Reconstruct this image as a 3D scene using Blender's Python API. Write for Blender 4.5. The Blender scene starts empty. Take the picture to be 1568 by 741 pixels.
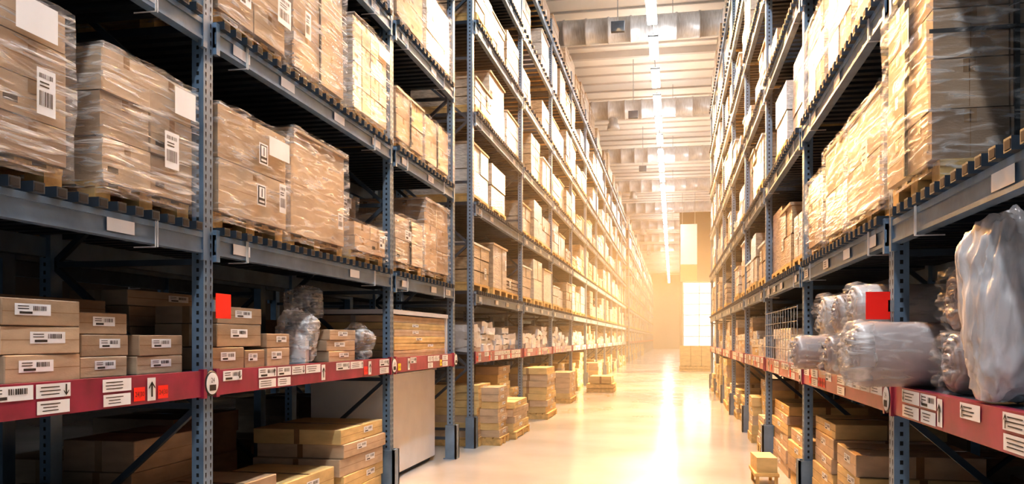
import bpy, math, random
from mathutils import Vector, noise
random.seed(11)
R=random.uniform
scn=bpy.context.scene

# ------------------------------------------------------------ materials
def nt(name):
    m=bpy.data.materials.new(name); m.use_nodes=True
    t=m.node_tree; return m,t,t.nodes['Principled BSDF']
def mat(name,col,rough=.6,metal=0,var=.12,scale=4,stretch=(1,1,1),bump=0,bscale=30,coat=0,rv=0,spec=.5):
    m,t,b=nt(name); N=t.nodes; L=t.links
    tc=N.new('ShaderNodeTexCoord'); mp=N.new('ShaderNodeMapping'); mp.inputs['Scale'].default_value=stretch
    L.new(tc.outputs['Object'],mp.inputs['Vector'])
    n=N.new('ShaderNodeTexNoise'); n.inputs['Scale'].default_value=scale; n.inputs['Detail'].default_value=5
    L.new(mp.outputs[0],n.inputs['Vector'])
    r=N.new('ShaderNodeValToRGB'); e=r.color_ramp.elements
    e[0].position=.3; e[1].position=.7
    e[0].color=[c*(1-var) for c in col]+[1]; e[1].color=[min(1,c*(1+var)) for c in col]+[1]
    L.new(n.outputs['Fac'],r.inputs[0]); L.new(r.outputs[0],b.inputs['Base Color'])
    b.inputs['Roughness'].default_value=rough; b.inputs['Metallic'].default_value=metal
    b.inputs['Coat Weight'].default_value=coat; b.inputs['Coat Roughness'].default_value=.15
    b.inputs['Specular IOR Level'].default_value=spec
    if rv:
        mr=N.new('ShaderNodeMapRange'); mr.inputs['To Min'].default_value=rough-rv; mr.inputs['To Max'].default_value=rough+rv
        L.new(n.outputs['Fac'],mr.inputs[0]); L.new(mr.outputs[0],b.inputs['Roughness'])
    if bump:
        n2=N.new('ShaderNodeTexNoise'); n2.inputs['Scale'].default_value=bscale; n2.inputs['Detail'].default_value=3
        L.new(mp.outputs[0],n2.inputs['Vector'])
        bp=N.new('ShaderNodeBump'); bp.inputs['Strength'].default_value=bump; bp.inputs['Distance'].default_value=.02
        L.new(n2.outputs['Fac'],bp.inputs['Height']); L.new(bp.outputs[0],b.inputs['Normal'])
        if coat: L.new(bp.outputs[0],b.inputs['Coat Normal'])
    return m
def emis(name,col,s):
    m,t,b=nt(name); b.inputs['Base Color'].default_value=(.8,.8,.8,1)
    b.inputs['Emission Color'].default_value=(*col,1); b.inputs['Emission Strength'].default_value=s
    return m
def film(name,lo=.05,hi=.6,col=(.9,.9,.9),rot=.5,scale=3,bs=.7,st=(2,1.2,9)):
    m,t,b=nt(name); N=t.nodes; L=t.links
    tc=N.new('ShaderNodeTexCoord'); mp=N.new('ShaderNodeMapping')
    mp.inputs['Rotation'].default_value=(rot,0,0); mp.inputs['Scale'].default_value=st
    L.new(tc.outputs['Object'],mp.inputs['Vector'])
    n=N.new('ShaderNodeTexNoise'); n.inputs['Scale'].default_value=scale; n.inputs['Detail'].default_value=7; n.inputs['Distortion'].default_value=.8
    L.new(mp.outputs[0],n.inputs['Vector'])
    mr=N.new('ShaderNodeMapRange'); mr.inputs['From Min'].default_value=.47; mr.inputs['From Max'].default_value=.74
    mr.inputs['To Min'].default_value=lo; mr.inputs['To Max'].default_value=hi
    L.new(n.outputs['Fac'],mr.inputs[0])
    b.inputs['Base Color'].default_value=(*col,1); b.inputs['Roughness'].default_value=.16
    bp=N.new('ShaderNodeBump'); bp.inputs['Strength'].default_value=bs; bp.inputs['Distance'].default_value=.03
    L.new(n.outputs['Fac'],bp.inputs['Height']); L.new(bp.outputs[0],b.inputs['Normal'])
    tr=N.new('ShaderNodeBsdfTransparent'); mx=N.new('ShaderNodeMixShader')
    L.new(mr.outputs[0],mx.inputs[0]); L.new(tr.outputs[0],mx.inputs[1]); L.new(b.outputs[0],mx.inputs[2])
    L.new(mx.outputs[0],N['Material Output'].inputs['Surface'])
    return m

STEEL=mat('painted_steel',(.16,.24,.335),.38,.3,.18,6,bump=.05)
STEELD=mat('painted_steel_dark',(.045,.065,.09),.5,.3,.2,8)
SLAT=mat('deck_bar_steel',(.035,.05,.07),.45,.4,.2,8)
HOLE=mat('slot_shadow_black',(.006,.007,.008),.8,0,.1)
ZINC=mat('zinc_plate',(.42,.45,.48),.35,.6,.15,12)
RED=mat('red_tag_plastic',(.88,.02,.012),.4,0,.05)
REDB=mat('red_beam_paint',(.27,.02,.055),.38,.0,.35,5,coat=.4)
ORANGE=mat('orange_sign_paint',(.75,.22,.06),.5,0,.08)
WHITE=mat('label_paper',(.78,.80,.82),.5,0,.04)
YEL=mat('yellow_label',(.85,.62,.03),.5,0,.05)
BLACK=mat('black_ink',(.015,.015,.015),.5,0,.1)
C=[mat('cardboard_brown',(.34,.24,.155),.6,0,.18,5,(1,1,3),.08,60),
   mat('cardboard_tan',(.46,.345,.235),.6,0,.16,5,(1,1,3),.08,60),
   mat('cardboard_dark',(.24,.16,.10),.65,0,.16,5,(1,1,3),.08,60),
   mat('cardboard_gold',(.56,.41,.19),.6,0,.16,5,(1,1,3),.08,60)]
WR=[mat('wrapped_carton_brown',(.36,.265,.18),.35,0,.35,4,(2,1,6),.5,8,.7),
    mat('wrapped_carton_pale',(.50,.42,.33),.35,0,.28,4,(2,1,6),.5,8,.7),
    mat('wrapped_carton_white',(.62,.60,.57),.35,0,.2,4,(2,1,6),.5,8,.7),
    mat('wrapped_carton_tan',(.42,.30,.18),.4,0,.3,4,(2,1,6),.5,8,.5)]
TAPE=mat('packing_tape',(.25,.15,.075),.25,0,.1,10,coat=.5)
WOOD=mat('pallet_wood',(.52,.34,.13),.7,0,.3,6,(1,8,8),.15,40)
WOODD=mat('pallet_wood_end',(.60,.40,.16),.7,0,.25,12)
FILM=film('stretch_film',.04,.6)
FILM2=film('stretch_film_heavy',.08,.75,rot=-.6,scale=3,st=(2,1,11))
BAG=film('clear_plastic_bag',.18,.75,(.86,.88,.9),.9,2.2,1.0)
BAGT=film('thin_roll_film',.04,.4,(.86,.88,.9),.2,4,.8)
BAGW=film('white_plastic_bag',.5,.92,(.80,.82,.86),.15,2.0,.5,(3,3,1))
SHEETW=mat('white_poly_wrap',(.68,.69,.71),.3,0,.14,5,(1,1,1),.8,9,.5)
FOAM=mat('foam_roll_wrap',(.31,.265,.265),.3,0,.15,6,(1,1,1),.15,10,.5)
FOAMW=mat('foam_roll_white',(.50,.49,.49),.32,0,.12,6,(1,1,1),.5,9,.6)
PAINTW=mat('white_enamel',(.70,.71,.72),.4,0,.05)
CEIL=mat('ceiling_panel',(.84,.83,.81),.8,0,.05,.6)
CEILB=mat('ceiling_joist',(.62,.61,.60),.7,0,.08,1)
DUCT=mat('duct_galvanised',(.52,.56,.61),.4,.35,.15,5,(8,1,1),.15,6)
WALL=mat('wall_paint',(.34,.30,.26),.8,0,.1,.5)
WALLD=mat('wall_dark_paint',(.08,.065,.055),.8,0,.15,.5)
FLOOR=mat('polished_concrete',(.46,.45,.44),.16,0,.12,.7,bump=.02,bscale=4,rv=.06,spec=.7)

# ------------------------------------------------------------ mesh builder
class MB:
    def __init__(s): s.v=[];s.f=[];s.m=[];s.mats=[];s.sm=[]
    def mi(s,m):
        if m not in s.mats: s.mats.append(m)
        return s.mats.index(m)
    def face(s,pts,m,sm=False):
        n=len(s.v); s.v+= [tuple(p) for p in pts]; s.f.append(tuple(range(n,n+len(pts)))); s.m.append(s.mi(m)); s.sm.append(sm)
    def box(s,x0,x1,y0,y1,z0,z1,m):
        if x0>x1:x0,x1=x1,x0
        if y0>y1:y0,y1=y1,y0
        n=len(s.v); k=s.mi(m)
        s.v+=[(x0,y0,z0),(x1,y0,z0),(x1,y1,z0),(x0,y1,z0),(x0,y0,z1),(x1,y0,z1),(x1,y1,z1),(x0,y1,z1)]
        for q in ((0,3,2,1),(4,5,6,7),(0,1,5,4),(1,2,6,5),(2,3,7,6),(3,0,4,7)):
            s.f.append(tuple(n+i for i in q)); s.m.append(k); s.sm.append(False)
    def rbox(s,cx,cy,z0,z1,hx,hy,a,m):
        c,q=math.cos(a),math.sin(a); n=len(s.v); k=s.mi(m)
        for z in (z0,z1):
            for dx,dy in ((-hx,-hy),(hx,-hy),(hx,hy),(-hx,hy)):
                s.v.append((cx+dx*c-dy*q,cy+dx*q+dy*c,z))
        for q_ in ((0,3,2,1),(4,5,6,7),(0,1,5,4),(1,2,6,5),(2,3,7,6),(3,0,4,7)):
            s.f.append(tuple(n+i for i in q_)); s.m.append(k); s.sm.append(False)
    def bar(s,p0,p1,w,m,up=(0,0,1)):
        p0=Vector(p0);p1=Vector(p1);d=(p1-p0).normalized()
        a=d.cross(Vector(up)); 
        if a.length<.01: a=d.cross(Vector((0,1,0)))
        a.normalize(); b=d.cross(a).normalized(); a*=w/2;b*=w/2
        n=len(s.v);k=s.mi(m)
        for p in (p0,p1):
            for u in (-a-b,a-b,a+b,-a+b): s.v.append(tuple(p+u))
        for q in ((3,2,1,0),(4,5,6,7),(0,1,5,4),(1,2,6,5),(2,3,7,6),(3,0,4,7)):
            s.f.append(tuple(n+i for i in q)); s.m.append(k); s.sm.append(False)
    def lathe(s,c,axis,prof,n,m,wob=0,seed=0):
        ax=Vector(axis).normalized(); a=ax.cross(Vector((0,0,1)))
        if a.length<.01: a=Vector((1,0,0))
        a.normalize(); b=ax.cross(a); base=len(s.v);k=s.mi(m);c=Vector(c)
        for i,(t,r) in enumerate(prof):
            for j in range(n):
                th=2*math.pi*j/n
                rr=r*(1+wob*noise.noise(Vector((math.cos(th)*2.5+seed,math.sin(th)*2.5,t*6))))
                tt=t+wob*.25*noise.noise(Vector((math.cos(th)*4+seed*3,math.sin(th)*4,r*20)))
                s.v.append(tuple(c+ax*tt+a*math.cos(th)*rr+b*math.sin(th)*rr))
        for i in range(len(prof)-1):
            for j in range(n):
                q=(base+i*n+j,base+i*n+(j+1)%n,base+(i+1)*n+(j+1)%n,base+(i+1)*n+j)
                s.f.append(q); s.m.append(k); s.sm.append(True)
        s.f.append(tuple(base+j for j in range(n))[::-1]); s.m.append(k); s.sm.append(False)
        s.f.append(tuple(base+(len(prof)-1)*n+j for j in range(n))); s.m.append(k); s.sm.append(False)
    def shell(s,x0,x1,y0,y1,z0,z1,m,step=.11,amp=.012,seed=0):
        if x0>x1:x0,x1=x1,x0
        def P(p):
            q=Vector(p); c=Vector(((x0+x1)/2,(y0+y1)/2,(z0+z1)/2))
            d=noise.noise(q*5+Vector((seed,0,0)))*amp
            dv=(q-c); dv=Vector((dv.x/(x1-x0),dv.y/(y1-y0),dv.z/(z1-z0)))
            return q+dv*2*(d)
        k=s.mi(m)
        def grid(o,u,v):
            nu=max(2,int(u.length/step)); nv=max(2,int(v.length/step)); b=len(s.v)
            for i in range(nu+1):
                for j in range(nv+1): s.v.append(tuple(P(o+u*i/nu+v*j/nv)))
            for i in range(nu):
                for j in range(nv):
                    s.f.append((b+i*(nv+1)+j,b+(i+1)*(nv+1)+j,b+(i+1)*(nv+1)+j+1,b+i*(nv+1)+j+1)); s.m.append(k); s.sm.append(True)
        X=Vector((x1-x0,0,0));Y=Vector((0,y1-y0,0));Z=Vector((0,0,z1-z0));o=Vector((x0,y0,z0))
        grid(o,X,Z); grid(o+Y,Z,X); grid(o,Z,Y); grid(o+X,Y,Z); grid(o+Z,X,Y)
    def obj(s,name,bevel=0):
        xs=[v[0] for v in s.v];ys=[v[1] for v in s.v];zs=[v[2] for v in s.v]
        o=((min(xs)+max(xs))/2,(min(ys)+max(ys))/2,min(zs))
        me=bpy.data.meshes.new(name)
        me.from_pydata([(a-o[0],b-o[1],c-o[2]) for a,b,c in s.v],[],s.f)
        for m in s.mats: me.materials.append(m)
        me.polygons.foreach_set('material_index',s.m); me.polygons.foreach_set('use_smooth',s.sm); me.update()
        ob=bpy.data.objects.new(name,me); ob.location=o; scn.collection.objects.link(ob)
        if bevel:
            bm=ob.modifiers.new('bevel','BEVEL'); bm.width=bevel; bm.segments=1; bm.limit_method='ANGLE'
        return ob

_tc={}
def text_mesh(t):
    if t in _tc: return _tc[t]
    cu=bpy.data.curves.new('txt','FONT'); cu.body=t; cu.size=1; cu.resolution_u=2
    o=bpy.data.objects.new('txt',cu); scn.collection.objects.link(o)
    bpy.context.view_layer.update()
    me=bpy.data.meshes.new_from_object(o)
    V=[tuple(v.co) for v in me.vertices];F=[tuple(p.vertices) for p in me.polygons]
    bpy.data.objects.remove(o); bpy.data.curves.remove(cu); bpy.data.meshes.remove(me)
    _tc[t]=(V,F); return _tc[t]
def fr(side,face):
    if face=='aisle': return (Vector((0,-side,0)),Vector((0,0,1)),Vector((-side,0,0)))
    return (Vector((1,0,0)),Vector((0,0,1)),Vector((0,-1,0)))
def patch(mb,c,F,w,h,m,off=.0015):
    u,v,n=F;c=Vector(c)+n*off
    mb.face([c-u*w/2-v*h/2,c+u*w/2-v*h/2,c+u*w/2+v*h/2,c-u*w/2+v*h/2],m)
def text(mb,c,F,t,size,m,off=.003):
    V,Fc=text_mesh(t);u,v,n=F
    wx=max(p[0] for p in V);c=Vector(c)+n*off-u*wx*size/2-v*size*.35
    b=len(mb.v);k=mb.mi(m)
    mb.v+=[tuple(c+u*p[0]*size+v*p[1]*size) for p in V]
    for f in Fc: mb.f.append(tuple(b+i for i in f)); mb.m.append(k); mb.sm.append(False)
def barcode(mb,c,F,w,h,off=.003,n=11):
    u,v,nn=F;x=-w/2
    for i in range(n):
        bw=w/n*R(.25,.75); patch(mb,Vector(c)+u*(x+bw/2),F,bw,h,BLACK,off); x+=w/n
def label(mb,c,F,w,h,kind='bar',off=.0015):
    patch(mb,c,F,w,h,WHITE,off); u,v,n=F;c=Vector(c)
    if kind=='bar':
        if w>h:
            barcode(mb,c+u*w*.2+v*h*.12,F,w*.4,h*.4,off+.001,9)
            patch(mb,c-u*w*.2-v*h*.28,F,w*.35,h*.2,BLACK,off+.001)
            for i in range(2): patch(mb,c-u*w*.27+v*h*(.28-.22*i),F,w*.3,h*.07,BLACK,off+.001)
        else:
            barcode(mb,c-v*h*.15,F,w*.75,h*.32,off+.001)
            barcode(mb,c+v*h*.34,F,w*.75,h*.1,off+.001)
            for i in range(2): patch(mb,c+v*h*(.12+.08*i)-u*w*.1,F,w*.5,h*.03,BLACK,off+.001)
    elif kind=='lines':
        for i in range(3): patch(mb,c-u*w*.1+v*h*(.25-.25*i),F,w*R(.4,.65),h*.07,BLACK,off+.001)
    elif kind=='pict':
        patch(mb,c,F,w*.8,h*.85,BLACK,off+.001); patch(mb,c+v*h*.12,F,w*.6,h*.5,WHITE,off+.002)
        patch(mb,c+v*h*.12,F,w*.1,h*.4,BLACK,off+.003); patch(mb,c-v*h*.3,F,w*.6,h*.1,WHITE,off+.002)
def arrow(mb,c,F,s,m,up=1,off=.003):
    u,v,n=F;c=Vector(c)+n*off
    mb.face([c+u*-s*.09-v*s*.5*up,c+u*s*.09-v*s*.5*up,c+u*s*.09+v*s*.4*up,c-u*s*.09+v*s*.4*up],m)
    mb.face([c-u*s*.34+v*s*.12*up,c-u*s*.34+v*s*.0*up,c+v*s*.35*up,c+v*s*.52*up],m)
    mb.face([c+u*s*.34+v*s*.12*up,c+u*s*.34+v*s*.0*up,c+v*s*.35*up,c+v*s*.52*up],m)

# ------------------------------------------------------------ racks
LV=[2.055,3.29,4.53,5.80,7.05,8.25]
REDZ={-1:1.235,1:1.18}
TOP=8.75; DEP=1.1
LX,RX=-2.69,1.14
def rack(side,X,ys,near=25,top=TOP,detail=True,guard=True):
    mb=MB(); F=fr(side,'aisle'); Fs=fr(side,'side')
    x=lambda t:X+side*t
    for y in ys:
        for t in (0,DEP-.08):
            mb.box(x(t),x(t+.075),y-.05,y+.05,0,top,STEEL)
            mb.box(x(t-.035),x(t+.11),y-.09,y+.09,0,.012,STEEL)
        if y<near and y>1 and detail:
            z=.1
            while z<top-.05:
                for dy in (-.026,.026):
                    patch(mb,(x(0),y+dy,z),F,.013,.024,HOLE,.001)
                    patch(mb,(x(0),y+dy,z-.016),F,.007,.01,HOLE,.001)
                patch(mb,(x(.037),y-.05,z),Fs,.016,.022,HOLE,.001)
                patch(mb,(x(DEP-.04),y-.05,z),Fs,.016,.022,HOLE,.001)
                z+=.05
        z=.25;k=0
        while z+.85<top:
            a=x(.06);b=x(DEP-.06)
            mb.bar((a,y,z),(b,y,z),.035,STEELD)
            mb.bar((a if k%2 else b,y,z),(b if k%2 else a,y,z+.85),.035,STEELD)
            z+=.85;k+=1
        if guard and y>7:
            mb.box(x(-.05),x(.09),y-.08,y-.055,0,.42,STEEL); mb.box(x(-.05),x(-.03),y-.08,y+.08,0,.42,STEEL)
            mb.box(x(-.05),x(.09),y+.055,y+.08,0,.42,STEEL)
    for a,b in zip(ys[:-1],ys[1:]):
        if b-a<1.5: continue
        for lv in LV:
            for t,fl in ((-.012,1),(DEP-.05,0)):
                mb.box(x(t),x(t+.05),a+.05,b-.05,lv-.06,lv+.06,STEEL)
                if fl:
                    mb.box(x(t-.008),x(t),a+.05,b-.05,lv+.03,lv+.06,STEEL)
                    mb.box(x(t-.008),x(t),a+.05,b-.05,lv-.06,lv-.04,STEEL)
                    for e in (a+.05,b-.05-.04):
                        mb.box(x(t-.012),x(t+.02),e,e+.04,lv-.10,lv+.09,STEEL)
            sp=.135 if a<14 else .28
            y=a+.12
            while y<b-.1:
                mb.box(x(-.055),x(DEP),y-.033,y+.033,lv+.061,lv+.108,SLAT)
                mb.box(x(-.056),x(-.055),y-.025,y+.025,lv+.068,lv+.10,HOLE); y+=sp
            if a>-3 and a<40:
                y=a+.35
                while y<b-.3:
                    if random.random()<.75: label(mb,(x(-.021),y,lv-.003),F,.21,.065,'lines' if R(0,1)<.3 else 'no',.0015)
                    y+=R(.5,1.2)
                if a<12:
                    for q in (a+.4,b-.55):
                        mb.box(x(-.03),x(-.024),q,q+.004,lv-.075,lv+.065,PAINTW); mb.box(x(-.03),x(.1),q,q+.004,lv-.078,lv-.072,PAINTW)
                        mb.box(x(-.03),x(-.024),q+.018,q+.022,lv-.075,lv+.065,PAINTW)
        rz=REDZ[side]
        for t in (-.012,DEP-.05): mb.box(x(t),x(t+.05),a+.05,b-.05,rz-.075,rz+.075,REDB)
        for e in (a+.05,b-.05-.035): mb.box(x(-.024),x(.01),e,e+.035,rz-.085,rz+.085,REDB)
        mb.box(x(.04),x(DEP-.05),a+.03,b-.03,rz+.045,rz+.07,STEELD)
        for k in range(4):
            yy=a+(b-a)*(k+.5)/4; mb.box(x(.04),x(DEP-.05),yy-.025,yy+.025,rz-.03,rz+.045,STEELD)
        if a<45 and detail:
            yy=a+.14 
            while yy<b-.35:
                r=R(0,1); cc=Vector((x(-.012),yy,rz))
                if r<.45:
                    w=R(.2,.3); label(mb,cc+Vector((0,w/2,.036)),F,w,.062,'lines' if R(0,1)<.7 else 'bar',.003)
                    if R(0,1)<.8: arrow(mb,cc+Vector((0,w-.03,.036)),F,.05,BLACK,1 if R(0,1)<.5 else -1,.006)
                    if R(0,1)<.6: label(mb,cc+Vector((0,w/2,-.036)),F,w*.95,.058,'lines',.003)
                    yy+=w+.015
                elif r<.66:
                    patch(mb,cc+Vector((0,.05,-.02)),F,.09,.07,RED if R(0,1)<.75 else YEL,.003)
                    text(mb,cc+Vector((0,.05,-.02)),F,'24|30',.034,BLACK,.005); yy+=.11
                elif r<.78:
                    patch(mb,cc+Vector((0,.04,0)),F,.07,.12,WHITE,.003); arrow(mb,cc+Vector((0,.04,0)),F,.08,BLACK,1,.006); yy+=.09
                else: yy+=.2
    return mb.obj('pallet_rack')

left1=[-2.05,1.2,4.47,7.73,10.07]
left2=[11.1+3.8*i for i in range(11)]
left3=[53+3.8*i for i in range(18)]
right1=[-1.37,1.67]+[4.71+3.04*i for i in range(8)]
rack(-1,LX,left1); rack(-1,LX,left2); rack(-1,LX,left3,detail=False)
rack(1,RX,right1)
BLX=LX-DEP-.25-DEP; BRX=RX+DEP+.25+DEP
rack(1,BLX,left1,detail=False,guard=False); rack(1,BLX,left2,detail=False,guard=False)
rack(-1,BRX,right1,detail=False,guard=False)

# ------------------------------------------------------------ loads
def pallet(mb,side,X,y0,y1,z,dep=1.0,fine=True):
    x=lambda t:X+side*t; w=y1-y0
    for f in (0,.5,1):
        yc=y0+.06+f*(w-.12)
        if fine:
            for t in (.04,dep/2-.05,dep-.1): mb.box(x(t),x(t+.1),yc-.055,yc+.055,z+.018,z+.078,WOODD)
            mb.box(x(.04),x(dep),yc-.055,yc+.055,z,z+.018,WOOD)
        else: mb.box(x(0),x(dep),yc-.055,yc+.055,z,z+.088,WOODD)
    if fine:
        for i in range(3): mb.box(x(.04+i*(dep-.14)/2),x(.04+i*(dep-.14)/2+.1),y0,y1,z+.078,z+.092,WOOD)
        for i in range(5): 
            yy=y0+i*(w-.1)/4; mb.box(x(.04),x(dep),yy,yy+.1,z+.092,z+.108,WOOD)
    else: mb.box(x(0),x(dep),y0,y1,z+.088,z+.122,WOOD)
def load(side,X,y0,y1,z,h,ny=2,nz=4,nx=2,mats=None,filmm=FILM,lab=(),straps=0,dep=.95,jit=.006,name='pallet_load',sheets=0,tag=True):
    mb=MB()
    mats=mats or [C[0],C[1]]
    pallet(mb,side,X,y0,y1,z,dep+.02)
    x=lambda t:X+side*t; z0=z+.11; zt=z+h
    F=fr(side,'aisle');Fs=fr(side,'side')
    for k in range(nz):
        za=z0+(zt-z0)*k/nz; zb=z0+(zt-z0)*(k+1)/nz-.006
        off=R(-jit,jit)
        for j in range(ny):
            ya=y0+.01+(y1-y0-.02)*j/ny; yb=y0+.01+(y1-y0-.02)*(j+1)/ny-.008
            for i in range(nx):
                ta=dep*i/nx+.005+ (R(0,jit*2) if i==0 else 0); tb=dep*(i+1)/nx-.002
                m=random.choice(mats)
                mb.box(x(ta),x(tb),ya+off,yb+off,za,zb,m)
                if i==0:
                    patch(mb,(x(ta),(ya+yb)/2+off,zb-.03),F,.05,.06,TAPE,.001)
                    if tag and (yb-ya)>.25 and zb-za>.1: patch(mb,(x(ta),(ya+yb)/2+off,(za+zb)/2),F,(yb-ya)*.96,.0025,TAPE,.001)
                    if R(0,1)<.25: patch(mb,(x(ta),ya+off+.08,za+.06),F,.08,.03,BLACK,.001)
                if j==0:
                    patch(mb,(x((ta+tb)/2),ya+off,zb-.03),Fs,.05,.06,TAPE,.001)
                    patch(mb,(x((ta+tb)/2),ya+off,(za+zb)/2),Fs,.004,(zb-za)*.95,TAPE,.001)
    if sheets:
        mb.box(x(-.004),x(dep+.004),y0,y1,zt,zt+.02,C[1])
    for s in range(straps):
        yy=y0+(y1-y0)*(s+1)/(straps+1)
        mb.box(x(-.006),x(dep+.006),yy-.01,yy+.01,z0,zt+.006+(.02 if sheets else 0),BLACK)
        if side==1: mb.box(x(dep*.35),x(dep*.35+.02),y0-.004,y1,z0,zt+.006,BLACK); mb.box(x(-.005),x(dep),y0-.004,y0,z0+(zt-z0)*.62,z0+(zt-z0)*.62+.018,BLACK)
    if filmm:
        mb.shell(x(-.016),x(dep+.012),y0-.012,y1+.012,z+.04,zt+.012+(.02 if sheets else 0),filmm,seed=R(0,50))
    for (fy,fz,w,hh,kd) in lab:
        label(mb,(x(-.03),y0+(y1-y0)*fy,z0+(zt-z0)*fz),F,w,hh,kd)
    return mb.obj(name)
DK=[l+.109 for l in LV]
f=LX-.01
load(-1,f,2.0,2.42,DK[0],.8,1,3,mats=[C[0]])
load(-1,f,2.50,3.34,DK[0],.80,2,4,mats=[C[0],C[2]],lab=[(.78,.42,.11,.2,'bar'),(.72,.86,.24,.15,'no')],filmm=FILM2)
load(-1,f-.02,3.58,4.38,DK[0],.77,2,3,mats=[C[1],C[0]],lab=[(.66,.38,.13,.2,'bar'),(.82,.82,.2,.15,'no')],filmm=FILM2)
load(-1,f,4.60,5.52,DK[0],.77,1,2,mats=[C[1],C[0]],lab=[(.80,.8,.3,.13,'no'),(.55,.68,.12,.14,'pict'),(.85,.3,.1,.2,'bar'),(.52,.26,.12,.14,'pict')])
load(-1,f-.02,5.64,6.66,DK[0],.86,1,1,mats=[C[1]],nx=1,lab=[(.8,.25,.1,.13,'bar')],sheets=1)
load(-1,f,6.80,7.60,DK[0],.36,2,2,mats=[C[1]],lab=[(.75,.5,.14,.12,'bar')])
load(-1,f-.3,6.95,7.62,DK[0]+.38,.3,2,1,mats=[C[0]],dep=.6,lab=[(.5,.6,.2,.1,'bar')])
load(-1,f,7.90,8.84,DK[0],.58,1,2,mats=[C[1],WR[1]],straps=1,lab=[(.3,.6,.2,.1,'bar')])
load(-1,f-.02,8.95,9.95,DK[0],.90,2,3,mats=[C[0],C[1]],sheets=1)
load(-1,f,2.6,3.5,DK[1],.8,2,3)
load(-1,f,3.55,4.38,DK[1],.8,2,3)
load(-1,f,4.60,5.50,DK[1],.9,2,4,mats=[C[0],C[1]],lab=[(.9,.35,.2,.2,'bar'),(.3,.2,.14,.1,'bar')])
load(-1,f-.02,5.64,6.62,DK[1],.95,2,3,mats=[C[1],C[0]],straps=1,lab=[(.2,.4,.1,.2,'bar')],filmm=FILM2)
load(-1,f,6.76,7.64,DK[1],.90,4,4,mats=[WR[1],C[1]],lab=[(.8,.85,.3,.12,'no')],filmm=FILM2,jit=.002)
load(-1,f,7.90,8.84,DK[1],.60,2,2,mats=[C[0],C[3]],sheets=1,straps=1)
load(-1,f-.02,8.95,9.95,DK[1],.62,2,2,mats=[C[1]],straps=1)
for y in (4.65,5.7,6.8): load(-1,f,y,y+.86,DK[2],R(.7,1),2,3)
load(-1,f,7.92,8.84,DK[2],.9,2,3); load(-1,f,8.95,9.95,DK[2],.8,2,3,mats=[WR[1]])
for lv in (3,4):
    for y in (4.65,5.7,6.8,7.92,8.98): load(-1,f,y,y+.86,DK[lv],R(.6,1),2,3,filmm=None)
f=RX+.01
load(1,RX-.05,3.86,4.64,DK[0],.98,2,4,nx=3,mats=[C[0],C[2]],straps=1,lab=[(.35,.75,.12,.17,'bar')],filmm=FILM)
load(1,f-.02,4.86,5.84,DK[0],.72,1,2,mats=[WR[1],C[1]],lab=[(.3,.5,.14,.14,'lines')],filmm=FILM2,sheets=1)
load(1,f,5.96,6.78,DK[0],.74,1,2,mats=[WR[1],C[1]],sheets=1)
load(1,f,6.86,7.60,DK[0],.66,2,3,mats=[WR[3],C[0]])
load(1,f,2.1,2.9,DK[1],.9,2,3); load(1,f,3.0,3.8,DK[1],.9,2,3)
load(1,f,3.86,4.62,DK[1],.8,2,3)
for lv in (1,2,3):
    for y in (4.86,5.85,6.84): load(1,f,y,y+.8,DK[lv],R(.6,.95),2,3,mats=[random.choice(WR),C[1]],filmm=FILM if lv<2 else None)

def farload(mb,side,X,y0,y1,z,h,dep=.95):
    x=lambda t:X+side*t
    pallet(mb,side,X,y0,y1,z,dep,False)
    m=random.choice([WR[0],WR[0],WR[1],WR[1],WR[2],WR[3]])
    ny=random.choice([1,2,2,3]);nz=random.choice([1,2,3,4]); z0=z+.125
    for k in range(nz):
        for j in range(ny):
            a=z0+(h-.125)*k/nz;b=z0+(h-.125)*(k+1)/nz-.014
            t=R(0,.018)
            mb.box(x(t),x(dep),y0+.01+(y1-y0-.02)*j/ny,y0+.01+(y1-y0-.02)*(j+1)/ny-.014,a,b,m)
    if R(0,1)<.4: mb.box(x(-.01),x(dep),y0-.005,y1+.005,z+h-.01,z+h+.02,random.choice([WR[2],C[1]]))
    if R(0,1)<.6: label(mb,(x(-.002),R(y0+.15,y1-.15),z+h*R(.3,.8)),fr(side,'aisle'),R(.1,.2),R(.1,.2),'bar')
def bays(side,X,ys,ymin,levels=range(6),empty=.04,nper=None):
    for a,b in zip(ys[:-1],ys[1:]):
        if a<ymin-.01 or b-a<1.5: continue
        mb=MB()
        for l in levels:
            n=nper or max(3,int((b-a-.15)/.95)); w=(b-a-.16)/n
            for i in range(n):
                if R(0,1)<empty: continue
                y0=a+.08+i*w+R(.01,.08); y1=a+.08+(i+1)*w-R(.02,.10)
                farload(mb,side,X+side*R(-.03,.05),y0,y1,DK[l],R(.6,.98) if R(0,1)<.75 else R(.3,.6))
        mb.obj('pallet_load_row')
bays(-1,LX-.01,left2,11); bays(-1,LX-.01,left3,53)
bays(1,RX+.01,right1,7.5); 
bays(-1,LX-.01,left1,4.4,levels=[5])
bays(1,RX+.01,right1,4.6,levels=[4,5])
for side,X,ys in ((1,BLX,left1),(1,BLX,left2[:4]),(-1,BRX,right1[1:])):
    bays(side,X+side*.01,ys,-3,levels=range(0,6),empty=.15)

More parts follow.
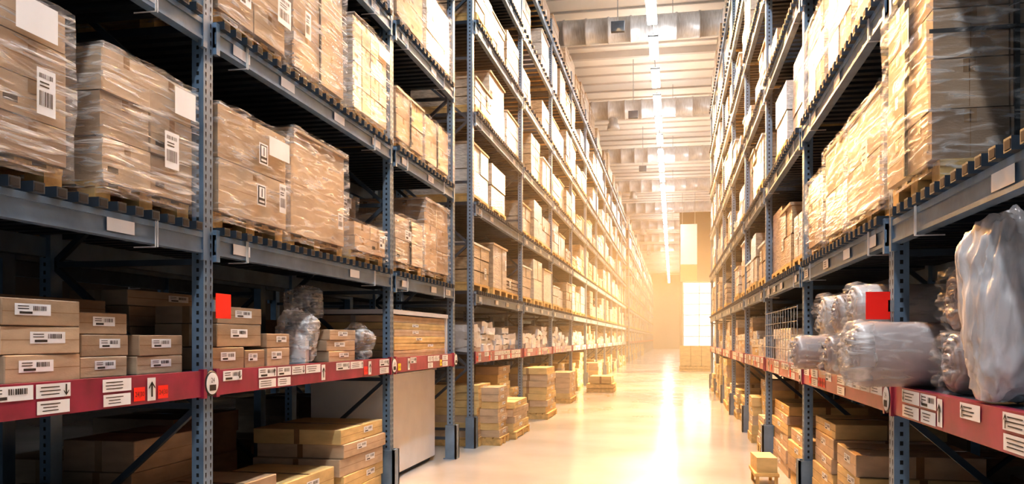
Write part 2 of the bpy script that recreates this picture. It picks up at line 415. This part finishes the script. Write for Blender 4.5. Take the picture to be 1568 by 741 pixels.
# ------------------------------------------------------------ small cartons
def flatstack(mb,side,X,y0,y1,z,hs,dep=.6,mats=None,lab=True,jit=.03,rot=.03):
    mats=mats or [C[0],C[1]]
    for h in hs:
        a=R(-rot,rot); cy=(y0+y1)/2+R(-jit,jit); cx=X+side*(dep/2+R(0,jit))
        mb.rbox(cx,cy,z,z+h-.003,dep/2,(y1-y0)/2,a,random.choice(mats))
        n0=Vector((-side*math.cos(a),-side*math.sin(a),0)); uu=Vector((0,0,1)).cross(n0)
        Fr=(uu,Vector((0,0,1)),n0); cf=Vector((cx,cy,z+h/2))+n0*dep/2
        patch(mb,cf,Fr,(y1-y0)*.99,.0025,TAPE,.001)
        ne=Vector((math.sin(a),-math.cos(a),0)); Fe=(Vector((0,0,1)).cross(ne),Vector((0,0,1)),ne)
        patch(mb,Vector((cx,cy,z+h/2))+ne*(y1-y0)/2,Fe,.05,h*.96,TAPE,.001)
        Ft=(uu,n0.copy(),Vector((0,0,1))); patch(mb,Vector((cx,cy,z+h-.003)),Ft,.05,dep*.98,TAPE,.001)
        if lab:
            w=min(.22,(y1-y0)*.45); hh=min(h*.42,.04+h*.1)
            if R(0,1)<.9: label(mb,cf+uu*R(-.2,.25)*(y1-y0)*.7+Vector((0,0,h*.08)),Fr,w,hh,'bar',.002)
        z+=h
    return z
zL=REDZ[-1]+.071; zR=REDZ[1]+.071
X=LX-.05
def stack(*a,**k):
    mb=MB(); flatstack(mb,*a,**k); return mb.obj('carton_stack',.004)
stack(-1,X,2.42,2.93,zL,[.12,.12,.13],dep=.6)
stack(-1,X,3.00,3.46,zL,[.125,.125,.12],dep=.45,jit=.012)
stack(-1,X-.05,3.52,3.88,zL,[.105,.11,.11],dep=.45,jit=.012)
stack(-1,X-.03,3.93,4.34,zL,[.10,.115],dep=.45,jit=.012)
stack(-1,X-.55,2.65,3.40,zL,[.14,.12,.13,.12,.1],dep=.4,jit=.01)
stack(-1,X-.56,3.46,4.38,zL,[.16,.15,.11],dep=.4,jit=.01,lab=True)
stack(-1,X-.56,1.6,2.6,zL,[.16,.15,.11,.1],dep=.4,jit=.01,lab=False)
stack(-1,X,4.60,4.98,zL,[.14],dep=.5,jit=.01)
stack(-1,X,5.0,5.26,zL,[.12],dep=.5,jit=.01)
stack(-1,X-.01,5.30,5.66,zL,[.13,.10],dep=.45,jit=.01)
stack(-1,X-.01,4.66,5.24,zL+.142,[.145,.11],dep=.42,jit=.005)
stack(-1,X-.55,4.60,5.6,zL,[.13,.14,.13,.10],dep=.42,jit=.01)
stack(-1,X,6.35,6.95,zL,[.09,.09,.09],dep=.4,jit=.02)
stack(-1,X-.5,6.0,7.5,zL,[.10,.1],dep=.45,jit=.02)
stack(-1,X-.0,7.95,9.85,zL,[.072]*6,dep=.85,mats=[C[3],C[1]],jit=.01,rot=.004)
mb=MB(); mb.box(X+.01,X-.9,7.86,9.95,zL+.44,zL+.485,PAINTW); mb.box(X-.88,X-.9,7.86,9.95,zL,zL+.44,PAINTW) ; mb.box(X+.0,X-.9,9.90,9.95,zL,zL+.44,PAINTW); mb.obj('white_display_bench')

stack(-1,X-.55,3.3,4.3,0,[.2,.22,.22],dep=.5,mats=[C[2],C[0]])
stack(-1,X-.02,3.5,4.38,0,[.16,.14,.16],dep=.5,mats=[C[0],C[1]])
stack(-1,X-.02,2.4,3.4,0,[.16,.14,.12],dep=.5)
stack(-1,X-.55,4.65,5.55,0,[.22,.22,.22,.2],dep=.5,mats=[C[0],C[1]],lab=False)
stack(-1,X-.02,4.62,5.5,0,[.3,.24],dep=.5,mats=[C[1],C[0]],jit=.02)
stack(-1,X-.02,5.62,6.5,0,[.24,.2],dep=.7,mats=[C[1],C[3]])
stack(-1,X+.02,6.6,7.6,0,[.2,.13,.15,.12,.13],dep=.8,mats=[C[1],C[3]],jit=.03,rot=.05)
mb=MB(); mb.box(-3.75,-2.90,8.2,9.95,.05,1.11,PAINTW); mb.box(-3.7,-2.95,8.25,9.9,0,.05,STEELD); mb.box(-3.77,-2.88,8.18,9.97,1.11,1.13,PAINTW)
mb.obj('white_flat_panel_cabinet',.006)

def lowgoods(side,X,ys,ymin,zr):
    for a,b in zip(ys[:-1],ys[1:]):
        if a<ymin-.01 or b-a<1.5: continue
        mb=MB(); y=a+.1; white= (side==-1 and a<24)
        while y<b-.45:
            w=R(.4,.85); w=min(w,b-.08-y)
            if white:
                n=random.choice([3,4,5])
                z=zr
                for k in range(n):
                    h=R(.07,.11); dx=R(0,.04)
                    mb.shell(X+side*dx,X+side*(.9),y+R(0,.04),y+w-R(0,.04),z,z+h,random.choice([SHEETW,SHEETW,FOAMW]),.07,.03,R(0,40)); z+=h
            else: flatstack(mb,side,X,y,y+w,zr,[R(.08,.16)]*random.choice([2,3,4]),dep=.8,jit=.02,mats=[WR[1],C[1],C[3],WR[2]],lab=a<30)
            y+=w+R(.03,.08)
        mb.obj('packed_goods_row')
        mb=MB(); y=a+.12
        while y<b-.5:
            w=R(.5,1.0); w=min(w,b-.1-y)
            xo=X-side*R(-.05,.12)
            pallet(mb,side,xo,y,y+w,0,.9,False)
            flatstack(mb,side,xo,y,y+w,.122,[R(.07,.14)]*random.choice([4,5,6,7]),dep=.8,jit=.03,rot=.03,mats=[C[3],C[1],C[3]],lab=a<30)
            y+=w+R(.05,.12)
        mb.obj('carton_stack_row')
lowgoods(-1,LX-.05,left2,11,zL); lowgoods(-1,LX-.05,left3[:8],53,zL)
lowgoods(1,RX+.05,right1,10.7,zR)
for side,Xb,ys,zr in ((1,BLX+.1,left1,REDZ[1]+.071),(-1,BRX-.1,right1[1:8],REDZ[-1]+.071)):
    for a,b in zip(ys[:-1],ys[1:]):
        mb=MB(); y=a+.1
        while y<b-.6:
            w=min(R(.7,1.1),b-.1-y)
            flatstack(mb,side,Xb,y,y+w,0,[.2]*random.choice([2,3,4]),dep=.8,mats=[C[0],C[2]],lab=False)
            flatstack(mb,side,Xb,y,y+w,zr,[.15]*random.choice([1,2,3]),dep=.8,mats=[C[0],C[2]],lab=False); y+=w+.06
        mb.obj('carton_stack_row')

# ------------------------------------------------------------ right near bays
def roll(Y,z,r,L=.75,X=RX-.12,m=FOAM,seed=0,lab=False,ov=BAG,ol=.08):
    mb=MB()
    prof=[(-.01,.012),(.015,.02),(-.02,.035),(-.012,r*.3),(.010,r*.34),(-.012,r*.40),(-.010,r*.52),(.012,r*.56),(-.008,r*.62),(-.004,r*.78),(.014,r*.81),(.0,r*.86),(.012,r*.95),(.035,r*.99),(.07,r),
          (L*.3,r*1.0),(L*.5,r*.99),(L*.75,r),(L*.93,r*.99),(L-.01,r*.9),(L,r*.5),(L,.02)]
    mb.lathe((X,Y,z),(1,0,0),prof,40,m,.05,seed)
    mb.lathe((X-.012,Y,z),(1,0,0),[(-.015,r*.3),(-.03,r*.6),(-.03,r*.8),(-.01,r*.98),(.02,r*1.03),(ol*.6,r*1.08),(ol,r*1.03)],40,ov,.18,seed+9)
    mb.lathe((X-.012,Y,z),(1,0,0),[(ol,r*1.03),(ol+.08,r*1.012),(L*.5,r*1.02),(L*.8,r*1.015)],40,BAGT,.05,seed+9)
    if lab:
        u=Vector((1,0,0)); th=math.radians(15)
        n=Vector((0,-math.cos(th),math.sin(th))); v=Vector((0,math.sin(th),math.cos(th)))
        label(mb,Vector((X+.42,Y,z))+n*(r*1.05),(u,v,n),.12,.15,'bar')
    return mb.obj('wrapped_foam_roll')
roll(4.42,zR+.17,.16,X=RX-.25,L=.85,lab=True,seed=1)
roll(5.02,zR+.15,.14,m=FOAMW,seed=2,ov=BAGT)
roll(5.35,zR+.15,.14,m=FOAMW,seed=3,ov=BAGT)
roll(5.9,zR+.14,.13,m=FOAM,seed=4,ov=BAGT)
roll(6.8,zR+.14,.13,m=FOAM,seed=5,X=RX-.2,ov=BAGT)
roll(7.15,zR+.14,.13,m=FOAMW,seed=15,ov=BAGT)
roll(5.12,zR+.42,.14,m=FOAMW,seed=6,ov=BAGT)
roll(6.07,zR+.40,.14,m=FOAMW,seed=7,ov=BAGT)
roll(5.6,zR+.40,.13,m=FOAM,seed=17,ov=BAGT)
roll(3.96,zR+.14,.135,m=FOAM,X=RX+.06,seed=12,ov=BAGT); roll(3.98,zR+.42,.14,m=FOAM,X=RX+.08,seed=13,ov=BAGT)
def bag(name,c,s,seed,m,amp=.28,fold=1.0):
    bpy.ops.mesh.primitive_ico_sphere_add(subdivisions=5,radius=1); o=bpy.context.object
    o.name=name; o.data.name=name
    for v in o.data.vertices:
        p=v.co.copy(); pz=Vector((p.x,p.y,p.z*fold))
        q=Vector([math.copysign(abs(t)**.7,t) for t in p])
        n1=noise.noise(pz*1.6+Vector((seed,0,0))); n2=abs(noise.noise(pz*4+Vector((0,seed,0)))); n3=abs(noise.noise(pz*9+Vector((0,0,seed))))
        k=1+amp*n1-.22*n2-.1*n3
        q*=k
        if p.z>.55: f=(p.z-.55)/.45; q.x*=1-.45*f; q.z+=.12*f
        v.co=Vector((q.x*s[0],q.y*s[1],max(q.z,-.93)*s[2]))
    for pl in o.data.polygons: pl.use_smooth=True
    o.location=(c[0],c[1],c[2]); o.data.materials.append(m); return o
def innerpack(c,rx,ry,z0,z1,m,seed=0):
    mb=MB(); h=z1-z0
    mb.lathe((c[0],c[1],z0),(0,0,1),[(0,.03),(0,rx*.95),(h*.2,rx),(h*.7,rx*.95),(h*.93,rx*.8),(h,.03)],28,m,.2,seed); mb.obj('bagged_textile_bundle')
bag('white_plastic_bag',(RX+.10,3.42,zR+.35),(.17,.2,.36),3,BAGW,.2,.55)
innerpack((RX+.12,3.42),.1,.1,zR+.03,zR+.5,FOAM,5)
bag('clear_plastic_bag',(RX+.35,3.0,zR+.33),(.2,.2,.34),8,BAG,.2,.5)
innerpack((RX+.37,3.0),.13,.1,zR+.03,zR+.5,FOAMW,7)
bag('white_plastic_bag',(RX+.4,2.5,zR+.33),(.2,.17,.3),18,BAGW,.2,.5)
bag('clear_plastic_bag',(X-.12,6.02,zL+.20),(.16,.17,.2),21,BAG)
mb=MB(); mb.rbox(X-.14,6.02,zL,zL+.22,.09,.1,.3,PAINTW); mb.obj('bagged_carton')
bag('clear_plastic_bag',(X-.3,6.5,zL+.47),(.15,.16,.17),25,BAG)
bag('clear_plastic_bag',(X-.12,7.25,zL+.15),(.16,.2,.16),29,BAG)
stack(1,RX+.05,1.9,2.8,0,[.2,.2,.2,.14],dep=.8); 
stack(1,RX+.05,2.95,3.75,0,[.2,.2,.2,.16],dep=.8,mats=[C[3],C[1]])
stack(1,RX+.05,3.85,4.6,0,[.2,.2,.2,.13],dep=.8,mats=[C[3],C[1]])
stack(1,RX+.1,4.85,5.8,0,[.15,.15,.12],dep=.8,mats=[C[3],C[1]])
stack(1,RX+.06,5.9,6.6,0,[.15,.15,.15,.12,.15],dep=.8,mats=[C[3],C[1]])
stack(1,RX+.06,6.75,7.6,0,[.15,.15,.15,.12,.15,.12],dep=.8,mats=[C[3],C[1]])
stack(1,RX+.06,7.9,9.1,0,[.15,.15,.15,.12],dep=.8,mats=[C[3],C[1]])
stack(1,RX+.06,9.3,10.6,0,[.15,.15,.15,.12,.1,.1],dep=.8,mats=[C[3],C[1]])
stack(1,RX+.04,7.9,8.9,zR,[.13,.13],dep=.8,mats=[WR[2],C[3]]); stack(1,RX+.04,9.1,10.5,zR,[.12,.12,.12],dep=.8,mats=[WR[1],WR[2]])
mb=MB()
for i in range(14): mb.bar((RX-.03,7.9+i*.2,zR),(RX-.03,7.9+i*.2,zR+.55),.006,ZINC)
for k in range(5): mb.bar((RX-.03,7.9,zR+.02+k*.13),(RX-.03,10.5,zR+.02+k*.13),.006,ZINC)
mb.obj('wire_mesh_panel')

mb=MB(); mb.box(LX+.012,LX+.016,4.53,4.70,1.62,1.77,RED); mb.box(LX+.0,LX+.013,4.515,4.54,1.66,1.73,ZINC); mb.obj('red_aisle_tag')
mb=MB(); mb.box(RX-.14,RX-.02,4.655,4.66,1.60,1.745,RED); mb.box(RX-.03,RX,4.655,4.668,1.64,1.70,ZINC); mb.obj('red_aisle_tag')
for x,y,z,s in ((LX,4.47,REDZ[-1],1),(LX,7.73,REDZ[-1],1),(LX,10.07,REDZ[-1],1),(RX,4.71,REDZ[1],-1),(RX,7.75,REDZ[1],-1)):
    mb=MB(); mb.lathe((x+s*.012,y,z),(s,0,0),[(0,.075),(.012,.075),(.014,.068)],28,BLACK)
    mb.lathe((x+s*.027,y,z),(s,0,0),[(0,.064),(.002,.064)],28,WHITE)
    F=fr(-s,'aisle'); patch(mb,(x+s*.03,y,z-.025),F,.07,.035,BLACK,.001); text(mb,(x+s*.03,y,z+.02),F,'24',.04,BLACK,.001)
    mb.obj('round_bay_marker')

# ------------------------------------------------------------ aisle objects
def palletstack(x0,x1,y0,y1,n):
    mb=MB(); z=0
    for k in range(n):
        for f_ in (0,.5,1):
            yc=y0+.06+f_*(y1-y0-.12); mb.box(x0,x1,yc-.05,yc+.05,z,z+.09,WOODD)
            xc=x0+.06+f_*(x1-x0-.12); mb.box(xc-.05,xc+.05,y0,y1,z+.015,z+.075,WOODD)
        for i in range(7):
            xx=x0+i*(x1-x0-.1)/6; mb.box(xx,xx+.1,y0,y1,z+.09,z+.11,WOOD)
        z+=.125
    return mb,z
mb,z=palletstack(.3,1.8,38.5,39.7,2); 
for i in range(3):
    for k in range(4): mb.box(.33+i*.48,.33+i*.48+.46,38.55,39.6,z+k*.23,z+k*.23+.225,C[3])
mb.obj('pallet_of_cartons')
mb,z=palletstack(-2.35,-1.6,23.0,24.2,2); flatstack(mb,-1,-1.65,23.1,24.1,z,[.1,.1],dep=.6,mats=[C[3]],lab=False); mb.obj('pallet_stack')
def crate(x0,y0,y1,hs):
    mb,z=palletstack(x0-.8,x0,y0,y1,1); flatstack(mb,-1,x0-.02,y0+.03,y1-.03,z-.012,hs,dep=.72,mats=[C[3],C[1]],jit=.02); mb.obj('pallet_of_cartons')
crate(-2.28,12.1,13.3,[.12,.1,.12,.1]); crate(-2.36,11.35,12.0,[.1]*7)
crate(-2.26,15.2,16.4,[.12]*7); crate(-2.3,19.0,20.2,[.12]*5); crate(-2.3,26.6,28,[.12]*5)
mb=MB()
mb.box(.80,1.04,8.6,9.2,.12,.15,WOOD); 
for xx in (.82,1.0):
    for yy in (8.63,9.15): mb.box(xx,xx+.03,yy,yy+.03,0,.12,WOODD)
mb.rbox(.92,8.9,.15,.3,.1,.22,.05,C[3]); mb.obj('low_cart')

# ------------------------------------------------------------ room shell
def slab(name,*a):
    mb=MB(); mb.box(*a); return mb.obj(name)
slab('floor',-14,12,-12,124,-.2,0,FLOOR)
mb=MB(); mb.box(-14,12,-12,124,11,11.2,CEIL)
y=-10
while y<123: mb.box(-13.8,11.8,y,y+.05,10.94,11,CEILB); y+=1.0
for i in range(17):
    y=-4.4+8*i
    mb.box(-13.8,11.8,y,y+.16,10.78,11,CEILB)
mb.obj('ceiling')
slab('wall_left',-14.2,-14,-12,124,0,11,WALLD)
mb=MB(); mb.box(12,12.2,-12,27,0,11,WALLD); mb.box(12,12.2,61,124,0,11,WALLD); mb.box(12,12.2,27,61,10.3,11,WALLD)  # open stretch added in this unseen wall to let warm sun in
for i in range(7): mb.box(12,12.2,31+i*5,31.25+i*5,0,10.3,WALLD)
mb.obj('wall_right')
slab('wall_back',-14,12,124,124.2,0,11,WALL)
mb=MB(); 
mb.box(.5,.75,62,62.3,0,10.7,WALLD); mb.box(3.0,12,62,62.3,0,10.7,WALLD); mb.box(.75,3.0,62,62.3,5.6,10.7,WALLD)
mb.obj('wall_partition')
DOOR=emis('daylight_panel',(1,.9,.74),3.5)
mb=MB(); mb.box(.78,2.97,61.9,61.94,.05,5.55,DOOR)
for k in range(8): mb.box(.76,2.99,61.86,61.9,.05+k*.78,.13+k*.78,PAINTW)
mb.box(.72,.82,61.85,61.98,0,5.6,PAINTW); mb.box(2.93,3.03,61.85,61.98,0,5.6,PAINTW); mb.box(1.85,1.93,61.85,61.9,0,5.6,PAINTW); mb.obj('door_1')
mb=MB(); mb.box(.5,1.55,55,55.3,6.3,8.9,PAINTW); mb.box(.5,1.55,55,55.3,5.2,6.25,ORANGE)
for xx in (.6,1.4): mb.box(xx,xx+.03,55.1,55.13,8.9,10.95,ZINC)
mb.obj('hanging_sign')

for i,yy in enumerate([-1,7.5,15.3,23.3,31.5,39.5,47.5,55.5,64,72,80]):
    mb=MB(); prof=[]
    t=0
    while t<24.01: prof+= [(t,.34),(t+.55,.34),(t+.56,.36),(t+.6,.36)]; t+=.62
    mb.lathe((-13.5,yy,10.1),(1,0,0),prof,24,DUCT)
    for xo in ((-3.4,) if i%2 else (-2.2,)):
        mb.lathe((xo,yy,9.8),(0,0,-1),[(0,.16),(.2,.16),(.21,.2),(.42,.24),(.43,.2)],20,DUCT)
    for xo in (-10,-5,0,5): mb.bar((xo,yy,10.4),(xo,yy,10.95),.02,ZINC)
    mb.obj('ceiling_duct')

UP=emis('added_ceiling_fill',(1,.96,.91),22)  # added glow on the fixture tops, only to brighten the ceiling
def striprow(ya,yb,col,s):
    E=emis('tube_light',col,s); mb=MB(); y=ya
    while y<yb:
        mb.box(-.61,-.39,y,y+1.7,9.30,9.33,E); mb.box(-.63,-.37,y-.03,y+1.73,9.33,9.37,STEELD)
        mb.box(-.60,-.40,y,y+1.7,9.372,9.385,UP)
        y+=2.65
    mb.box(-.51,-.49,ya,yb,9.385,9.40,STEELD)
    mb.obj('strip_light_row')
striprow(-9,11,(.97,.98,1),125)
striprow(11.3,50,(1,.97,.93),66)
striprow(50.5,118,(1,.9,.78),80)

def add_warm_spot(x,y,z,tgt,P,col=(1,.52,.18),ang=95):  # made-up warm spots with housings, added to light racks and haze orange
    mb=MB(); mb.box(x-.16,x+.16,y+.07,y+.2,z-.12,z+.12,STEELD); mb.box(x-.012,x+.012,y+.1,y+.13,z+.12,10.85,ZINC); mb.obj('added_spot_housing')
    l=bpy.data.lights.new('added_warm_spot','SPOT'); l.energy=P; l.color=col; l.spot_size=math.radians(ang); l.spot_blend=.8; l.shadow_soft_size=.1
    o=bpy.data.objects.new('added_warm_spot',l); scn.collection.objects.link(o); o.location=(x,y,z)
    o.rotation_euler=(Vector(tgt)-Vector((x,y,z))).to_track_quat('-Z','Y').to_euler()
add_warm_spot(-1.3,12.5,9.0,(1.2,6.0,.2),5500,col=(1,.42,.10),ang=70)
add_warm_spot(-1.3,20,9.0,(1.1,13.5,.6),7500)
add_warm_spot(-1.3,28,9.0,(.8,21,.6),8500)
add_warm_spot(-1.3,37,9.0,(.5,30,.6),8500)
s=bpy.data.lights.new('sun','SUN'); s.energy=14; s.color=(1,.62,.28); s.angle=.02
so=bpy.data.objects.new('sun',s); scn.collection.objects.link(so); so.rotation_euler=Vector((-.72,-.65,-.30)).to_track_quat('-Z','Y').to_euler(); so.location=(20,50,9)

hm=bpy.data.materials.new('added_glow_haze'); hm.use_nodes=True; t=hm.node_tree; t.nodes.clear()  # added haze volume, tinted warm to give a flare-like glow down the aisle
vs=t.nodes.new('ShaderNodeVolumeScatter'); vs.inputs['Density'].default_value=.013; vs.inputs['Anisotropy'].default_value=.3
vs.inputs['Color'].default_value=(1,.87,.68,1)
ot=t.nodes.new('ShaderNodeOutputMaterial'); t.links.new(vs.outputs[0],ot.inputs['Volume'])
mb=MB(); mb.box(-6,11,9,61,.01,5.0,hm); mb.obj('added_glow_haze')

w=bpy.data.worlds.new('world'); scn.world=w; w.use_nodes=True
bg=w.node_tree.nodes['Background']; bg.inputs[0].default_value=(.74,.87,1,1); bg.inputs[1].default_value=.65
cd=bpy.data.cameras.new('camera'); cam=bpy.data.objects.new('camera',cd); scn.collection.objects.link(cam)
cam.location=(0,0,1.5); cam.rotation_euler=(math.pi/2,0,math.radians(10.95))
cd.sensor_width=36; cd.lens=36*1272/1568; cd.shift_y=147.5/1568; cd.clip_end=400
scn.camera=cam
scn.view_settings.view_transform='Standard'
try: scn.view_settings.look='Medium High Contrast'
except Exception as e: print(e)
